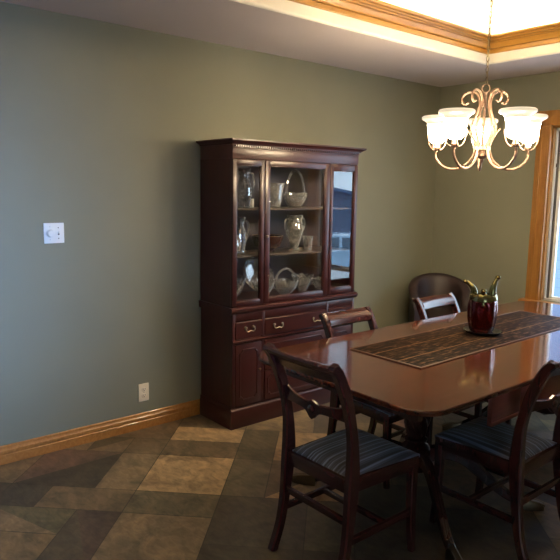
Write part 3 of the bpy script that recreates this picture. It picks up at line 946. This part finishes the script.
# ------------------------------------------------------------------ dining chairs
def side_chair():
    t = thing('dining_chair', 'dark mahogany dining chair with striped blue seat at the near table end', 'chair', group='mahogany dining chairs around the table')
    yr, yf = -.195, .195
    hw = .186
    # cushion
    bm = BM()
    n = 14
    for s in (0,):
        tmp = bmesh.new(); top = []; bot = []
        for i in range(n + 1):
            rt = []; 
            for j in range(n + 1):
                u, v = -1 + 2 * i / n, -1 + 2 * j / n
                wy = yr + .012 + (yf - yr + .006) * (v + 1) / 2
                wx = u * (hw - .022 + .034 * (v + 1) / 2)
                dome = (1 - u ** 4) * (1 - v ** 4)
                rt.append(tmp.verts.new((wx, wy, .440 + .027 * dome ** .6)))
            top.append(rt)
        for i in range(n):
            for j in range(n):
                tmp.faces.new((top[i][j], top[i + 1][j], top[i + 1][j + 1], top[i][j + 1]))
        bnd = [e for e in tmp.edges if len(e.link_faces) == 1]
        ex = bmesh.ops.extrude_edge_only(tmp, edges=bnd)
        for g in ex['geom']:
            if isinstance(g, bmesh.types.BMVert): g.co.z = .425
        merge(bm, tmp)
    obj('seat_cushion', bm, 'fabric', t, angle=50)
    # seat rails
    bm = BM()
    prism(bm, [(-hw + .004, yr - .006), (hw - .004, yr - .006), (hw + .014, yf + .014), (-hw - .014, yf + .014)], .378, .436, 'xy', .003)
    obj('seat_frame', bm, 'chairwood', t)
    # front legs
    for s in (-1, 1):
        bm = BM()
        path = spline([(s * (hw - .004), yf - .006, .40), (s * (hw - .004), yf - .004, .25), (s * (hw - .002), yf + .000, .10), (s * (hw), yf + .010, 0)], 5)
        m = len(path)
        bar(bm, path, [.036 - .010 * k / (m - 1) for k in range(m)], [.040 - .012 * k / (m - 1) for k in range(m)], .004)
        obj('leg', bm, 'chairwood', t)
    # rear posts : sabre leg running up into the raked back
    for s in (-1, 1):
        bm = BM()
        path = spline([(s * .192, -.262, .0), (s * .189, -.222, .12), (s * .187, -.200, .26), (s * .186, -.188, .40), (s * .186, -.186, .50), (s * .187, -.196, .62), (s * .188, -.228, .75), (s * .188, -.276, .862), (s * .188, -.308, .905)], 6)
        m = len(path)
        tk = []
        for p in path:
            z = p[2]
            tk.append(.037 + .022 * math.exp(-((z - .42) / .15) ** 2) + .008 * math.exp(-((z - .80) / .1) ** 2))
        bar(bm, path, .035, tk, .006)
        # rolled scroll at the top of the post
        tube(bm, [(s * .188 - .016, -.307, .897), (s * .188 + .016, -.307, .897)], .0135, 14)
        obj('back_post', bm, 'chairwood', t)
    # crest rail : bowed, rolled over the top
    bm = BM(); secs = []
    N = 17
    for i in range(N):
        u = -1 + 2 * i / (N - 1); x = u * .176
        bow = -.014 * (1 - u * u)
        sag = 0.
        sec2 = [(-.254, .832), (-.245, .842), (-.247, .862), (-.260, .882), (-.280, .898), (-.300, .907), (-.316, .907), (-.323, .899), (-.317, .887), (-.301, .879), (-.285, .862), (-.273, .842), (-.267, .832)]
        secs.append([(x, y + bow, z - sag) for y, z in sec2])
    sweep(bm, None, secs)
    obj('crest_rail', bm, 'chairwood', t, angle=30)
    # middle rail with carved centre
    bm = BM(); secs = []; N = 33
    for i in range(N):
        u = -1 + 2 * i / (N - 1); x = u * .176
        a = abs(u)
        h = .017 + .016 * a ** 3 + .022 * math.exp(-(a / .13) ** 2)
        zc = .688 + .012 * a ** 2 - .012 * math.exp(-(a / .2) ** 2)
        y = -.207 - .020 * (1 - u * u)
        secs.append([(x, y + .009, zc - h + .003), (x, y + .009, zc + h - .003), (x, y + .005, zc + h), (x, y - .005, zc + h), (x, y - .009, zc + h - .003), (x, y - .009, zc - h + .003), (x, y - .005, zc - h), (x, y + .005, zc - h)])
    sweep(bm, None, secs)
    mr = obj('middle_rail', bm, 'chairwood', t, angle=30)
    bm = BM()
    for sgn in (1, -1):
        tube(bm, [(0, -.227 + sgn * .006, .680), (0, -.227 + sgn * .013, .680), (0, -.227 + sgn * .016, .680)], [.019, .017, .008], 16)
    obj('rosette', bm, 'chairwood', mr)
    # stretchers
    for s in (-1, 1):
        bm = BM(); box(bm, s * .184 - .009, s * .184 + .009, -.205, .195, .170, .198, .003); obj('stretcher', bm, 'chairwood', t)
    bm = BM(); box(bm, -.178, .178, -.214, -.198, .255, .285, .003); obj('stretcher', bm, 'chairwood', t)
    bm = BM(); box(bm, -.178, .178, .020, .038, .172, .196, .003); obj('stretcher', bm, 'chairwood', t)
    return t
chA = side_chair()
chA.location = (1.774, 1.853, 0); chA.rotation_euler = (0, 0, radians(0))
dup(chA, (2.080, 2.512, 0), radians(90), 'dark mahogany dining chair on the near long side, cut by photo edge', (1, 1, .975))
dup(chA, (1.315, 2.592, 0), radians(-90), 'mahogany dining chair across the table in front of china cabinet', (.97, 1, .925))
dup(chA, (1.305, 3.45, 0), radians(-90), 'mahogany dining chair across the table in front of tub armchair', (.97, 1, .925))

# ------------------------------------------------------------------ tub armchair in the corner
def tub():
    t = thing('tub_armchair', 'dark brown leather tub armchair in the far corner of the room', 'armchair', (.40, 4.37, 0), radians(45) + radians(180))
    # local: front is +y ; back wraps the rear
    Rr = .245
    bm = BM(); secs = []
    N = 37
    for i in range(N):
        a = radians(-118 + 236 * i / (N - 1))         # 0 = straight back (-y)
        k = cos(a / 2)
        top = .60 + .225 * max(0, cos(a * .72)) ** .8 if abs(a) < radians(118) else .60
        c, s = -cos(a), sin(a)
        q = lambda r, z: (s * r, c * r, z)
        lean = .02 * max(0, cos(a))
        secs.append([q(Rr - .01, .20), q(Rr, .30), q(Rr + lean, top - .04), q(Rr + lean + .012, top - .015), q(Rr + lean + .004, top), q(Rr + lean - .03, top + .008), q(Rr + lean - .058, top - .003), q(Rr + lean - .066, top - .022), q(Rr - .065, top - .055), q(Rr - .085, .40), q(Rr - .085, .20)])
    sweep(bm, None, secs)
    b = obj('backrest', bm, 'leather', t, angle=50)
    bm = BM(); pts = []
    for i in range(N):
        a = radians(-112 + 224 * i / (N - 1)); top = .60 + .225 * max(0, cos(a * .72)) ** .8
        lean = .02 * max(0, cos(a)); r = Rr + lean - .066
        pts.append((sin(a) * r, -cos(a) * r, top - .075))
    tube(bm, pts, .007, 8); obj('piping', bm, 'leather', b)
    bm = BM(); lathe(bm, [(.13, .24), (.152, .25), (.155, .36), (.148, .40), (.125, .425), (.05, .435)], (0, .01, 0), 32); obj('seat_cushion', bm, 'leather', t)
    bm = BM(); lathe(bm, [(.18, .16), (.225, .17), (.225, .22), (.18, .24)], (0, 0, 0), 32); obj('base', bm, 'leather', t)
    for x, y in ((-.15, -.15), (.15, -.15), (-.15, .15), (.15, .15)):
        bm = BM(); lathe(bm, [(.014, 0), (.016, .005), (.024, .17)], (x, y, 0), 14); obj('leg', bm, 'chairwood', t)
tub()

# ------------------------------------------------------------------ chandelier
CHX, CHY = 1.545, 3.068
def chandelier():
    t = thing('chandelier', 'lit five arm copper chandelier with frosted bell shades above the table', 'chandelier', (CHX, CHY, 0))
    # canopy, chain, ring
    bm = BM(); lathe(bm, [(.062, TZ - .0005), (.062, TZ - .010), (.050, TZ - .024), (.014, TZ - .032), (.006, TZ - .040)], (0, 0, 0), 28); obj('ceiling_canopy', bm, 'copper', t)
    bm = BM(); z = TZ - .036; i = 0
    while z > 2.125:
        L = .034
        pts = []
        for k in range(17):
            a = 2 * pi * k / 16
            x, zz = .0075 * cos(a), (L / 2) * sin(a)
            pts.append((x, 0, z - L / 2 + zz) if i % 2 == 0 else (0, x, z - L / 2 + zz))
        tube(bm, pts, .0019, 6); z -= L - .006; i += 1
    tube(bm, spline([(.004, 0, TZ - .04), (-.004, .003, 2.65), (.005, -.003, 2.5), (-.004, .003, 2.35), (.003, 0, 2.2), (0, 0, 2.12)], 6), .0016, 6)
    obj('chain', bm, 'chain', t)
    th0 = radians(54.5)     # horizontal viewing direction in plan is not used: pure plan angles
    bm = BM(); a0 = radians(30)
    tube(bm, [(cos(a0) * .021 * cos(a), sin(a0) * .021 * cos(a), 2.090 + .021 * sin(a)) for a in [2 * pi * k / 24 for k in range(25)]], .0038, 8); obj('hanging_ring', bm, 'copper', t)
    bm = BM(); lathe(bm, [(.004, 2.070), (.013, 2.068), (.011, 2.062), (.007, 2.055), (.0065, 1.80), (.012, 1.79), (.036, 1.784), (.040, 1.776), (.040, 1.764), (.034, 1.758), (.030, 1.745), (.030, 1.732), (.020, 1.722), (.010, 1.716), (.011, 1.708), (.006, 1.698), (.003, 1.694)], (0, 0, 0), 24); obj('stem', bm, 'copper', t)
    R0 = .253
    A0 = ARM0
    for k in range(5):
        A = A0 + 2 * pi * k / 5; c, s = cos(A), sin(A)
        q = lambda r, z: (c * r, s * r, z)
        bm = BM()
        # upper scroll strand
        pts = spline([q(.088, 2.018), q(.108, 2.012), q(.124, 2.030), q(.120, 2.058), q(.092, 2.074), q(.062, 2.070), q(.040, 2.052), q(.030, 2.010), q(.040, 1.960), q(.062, 1.905), q(.066, 1.868), q(.050, 1.828), q(.030, 1.795), q(.030, 1.770)], 6)
        tube(bm, pts, .0062, 8)
        # lower arm from its leaf tip through the hub and out to the cup
        pts = spline([q(.092, 1.880), q(.068, 1.852), q(.046, 1.810), q(.040, 1.770), q(.060, 1.712), q(.110, 1.672), q(.170, 1.662), q(.225, 1.685), q(.258, 1.728), q(R0, 1.775)], 7)
        n = len(pts)
        tube(bm, pts, [.0035 + .0035 * min(1, i / 8) for i in range(n)], 8)
        arm = obj('arm', bm, 'copper', t)
        bm = BM()
        P = [(.006, 1.765), (.016, 1.770), (.019, 1.780), (.016, 1.786), (.013, 1.800), (.013, 1.815)]
        lathe(bm, P, q(R0, 0), 16)
        # wire cradle round the shade
        for m in range(4):
            b = A + pi / 4 + m * pi / 2
            w = lambda r, z: (c * R0 + cos(b) * r, s * R0 + sin(b) * r, z)
            tube(bm, spline([w(.010, 1.768), w(.030, 1.774), w(.047, 1.796), w(.0565, 1.830), w(.059, 1.856)], 5), .0026, 6)
        obj('cup', bm, 'copper', arm)
        bm = BM()
        P = [(.014, 1.806), (.030, 1.810), (.043, 1.822), (.0505, 1.845), (.0530, 1.870), (.0545, 1.890), (.058, 1.908), (.054, 1.908), (.050, 1.88), (.047, 1.846), (.039, 1.826), (.014, 1.811)]
        lathe(bm, P, q(R0, 0), 40)
        sh = obj('lamp_shade', bm, 'shade', t)
        bm = BM(); P = [(.058, 1.908), (.064, 1.920), (.074, 1.929), (.086, 1.934), (.092, 1.940), (.092, 1.950), (.086, 1.955), (.077, 1.951), (.066, 1.942), (.059, 1.928), (.054, 1.908)]
        lathe(bm, P, q(R0, 0), 40, None, False)
        obj('shade_rim', bm, 'shaderim', sh)
        bm = BM(); lathe(bm, [(.006, 1.812), (.011, 1.815), (.011, 1.828), (.020, 1.846), (.024, 1.866), (.018, 1.886), (.006, 1.894)], q(R0, 0), 18); obj('bulb', bm, 'bulb', sh)
ARM0 = radians(45)
yaw = .8701 - .3193
ARM0 = (pi / 2 + yaw) + radians(4)      # first arm points almost straight away from the viewer
chandelier()

# ------------------------------------------------------------------ outside
bm = BM(); box(bm, -30, 40, YF + T + .02, 60, -1.35, -1.20); struct('ground', bm, 'snow')
bm = BM(); box(bm, XR + T + .02, 40, -30, YF + T + .02, -1.35, -1.20); struct('ground_side', bm, 'snow')
def house(name, label, x, y, rz, w, d, h, rise):
    t = thing(name, label, 'house', (x, y, -1.20), rz)
    bm = BM(); box(bm, -w / 2, w / 2, 0, d, 0, h); prism(bm, [(-w / 2, h), (w / 2, h), (0, h + rise)], .02, d - .02, 'xz'); obj('wall', bm, 'siding', t)
    bm = BM()
    for s in (-1, 1):
        prism(bm, [(s * (w / 2 + .4), h - .26 * rise / (w / 2) * 1.5), (s * (w / 2 + .4), h - .26 * rise / (w / 2) * 1.5 + .16), (0, h + rise + .18), (0, h + rise + .02)], -.4, d + .4, 'xz')
    obj('roof', bm, 'roofshingle', t)
    for i in (-1, 1):
        bm = BM(); box(bm, i * w / 4 - .5, i * w / 4 + .5, -.04, .02, 1.0, 2.1)
        f = obj('window', bm, 'plate', t)
        bm = BM(); box(bm, i * w / 4 - .44, i * w / 4 + .44, -.05, -.03, 1.06, 2.04); obj('window_pane', bm, 'carglass', f)
house('neighbouring_house', 'pale blue siding house seen through the window', -4.3, 9.5, 0, 9.6, 6, 5.9, 1.8)
house('garage', 'blue roofed garage reflected in the right cabinet door', 19.4, 21.6, radians(-48), 11, 6, 1.75, 1.0)
def car():
    t = thing('car', 'pale blue car outside, reflected in the right cabinet door', 'car', (10.9, 14.0, -1.20), radians(145))
    bm = BM()
    side = [(-2.1, .32), (-2.15, .62), (-2.0, .86), (-1.1, .95), (-.55, 1.38), (.75, 1.42), (1.45, .98), (2.05, .88), (2.15, .55), (2.1, .3)]
    prism(bm, side, -.85, .85, 'xz', .05); obj('body', bm, 'carpaint', t)
    bm = BM()
    for s in (-1, 1):
        y0, y1 = sorted((s * .852, s * .862))
        prism(bm, [(-.95, .98), (-.5, 1.32), (.08, 1.34), (.08, .98)], y0, y1, 'xz'); prism(bm, [(.16, .98), (.16, 1.34), (.70, 1.34), (1.22, .99)], y0, y1, 'xz')
    obj('side_windows', bm, 'carglass', t)
    bm = BM()
    for xa, za, xb, zb in ((-1.12, .96, -.60, 1.36), (1.43, 1.01, .82, 1.40)):
        sg = -1 if xa < 0 else 1
        v = [bm.verts.new(p) for p in ((xa + sg * .03, -.72, za), (xa + sg * .03, .72, za), (xb + sg * .03, .66, zb), (xb + sg * .03, -.66, zb))]
        w = [bm.verts.new((x.co.x - sg * .02, x.co.y, x.co.z)) for x in v]
        bm.faces.new(v); bm.faces.new(w[::-1])
        for i in range(4): bm.faces.new((v[i], w[i], w[(i + 1) % 4], v[(i + 1) % 4]))
    obj('windscreen', bm, 'carglass', t)
    for x in (-1.35, 1.35):
        for s in (-1, 1):
            bm = BM(); tube(bm, [(x, s * .70, .32), (x, s * .87, .32)], .32, 28); wv = obj('wheel', bm, 'tyre', t)
            bm = BM(); tube(bm, [(x, s * .868, .32), (x, s * .880, .32)], .20, 20); obj('hub', bm, 'alloy', wv)
car()

# ------------------------------------------------------------------ light
w = bpy.data.worlds.new('world'); SC.world = w; w.use_nodes = True
bg = w.node_tree.nodes['Background']
bg.inputs['Color'].default_value = (.62, .80, 1., 1); bg.inputs['Strength'].default_value = 9.5

def portal(name, loc, rot, sx, sy):
    l = bpy.data.lights.new(name, 'AREA'); l.shape = 'RECTANGLE'; l.size = sx; l.size_y = sy
    l.cycles.is_portal = True
    o = bpy.data.objects.new(name, l); COL.objects.link(o); o.location = loc; o.rotation_euler = rot
portal('daylight_far_window', ((WX0 + WX1) / 2, YF + T + .01, (WZ0 + WZ1) / 2), (radians(-90), 0, 0), WX1 - WX0, WZ1 - WZ0)
l = bpy.data.lights.new('daylight_right_window', 'AREA'); l.shape = 'RECTANGLE'; l.size = PY1 - PY0; l.size_y = PZ1 - PZ0
l.energy = 42; l.color = (.25, .49, 1.); l.spread = radians(36)
o = bpy.data.objects.new('daylight_right_window', l); COL.objects.link(o); o.location = (XR + T + .03, (PY0 + PY1) / 2, (PZ0 + PZ1) / 2); o.rotation_euler = (radians(90), 0, radians(90))

# rope lights lying on the crown round the tray, shining up
def rope(name, loc, sx, sy, e):
    l = bpy.data.lights.new(name, 'AREA'); l.shape = 'RECTANGLE'; l.size = sx; l.size_y = sy; l.energy = e; l.color = (1., .80, .50)
    o = bpy.data.objects.new(name, l); COL.objects.link(o); o.location = loc; o.rotation_euler = (pi, 0, 0)
K = 6.5
ins = .042
rope('rope_light_left', (TX0 + ins, (TY0 + TY1) / 2, 2.652), .03, TY1 - TY0 - .16, K * (TY1 - TY0))
rope('rope_light_right', (TX1 - ins, (TY0 + TY1) / 2, 2.652), .03, TY1 - TY0 - .16, K * (TY1 - TY0))
rope('rope_light_near', ((TX0 + TX1) / 2, TY0 + ins, 2.652), TX1 - TX0 - .16, .03, K * (TX1 - TX0))
rope('rope_light_far', ((TX0 + TX1) / 2, TY1 - ins, 2.652), TX1 - TX0 - .16, .03, K * (TX1 - TX0))

# ------------------------------------------------------------------ camera
f, yw, pt, rl, Xc, Hc = 622.3522, .8701, .1445, .0164, 3.4892, 1.5339
fw = Vector((-sin(yw) * cos(pt), cos(yw) * cos(pt), -sin(pt)))
r0 = Vector((cos(yw), sin(yw), 0)); u0 = r0.cross(fw)
r = r0 * cos(rl) + u0 * sin(rl); u = -r0 * sin(rl) + u0 * cos(rl)
cd = bpy.data.cameras.new('camera'); cam = bpy.data.objects.new('camera', cd); COL.objects.link(cam)
cd.sensor_fit = 'HORIZONTAL'; cd.sensor_width = 36; cd.lens = 36 * f / 560; cd.clip_start = .05; cd.clip_end = 200
mw = Matrix((r, u, -fw)).transposed().to_4x4(); mw.translation = Vector((Xc, 0, Hc)); cam.matrix_world = mw
SC.camera = cam

SC.view_settings.view_transform = 'Standard'; SC.view_settings.look = 'None'
SC.view_settings.gamma = 1; SC.view_settings.use_curve_mapping = False
SC.view_settings.exposure = -0.30
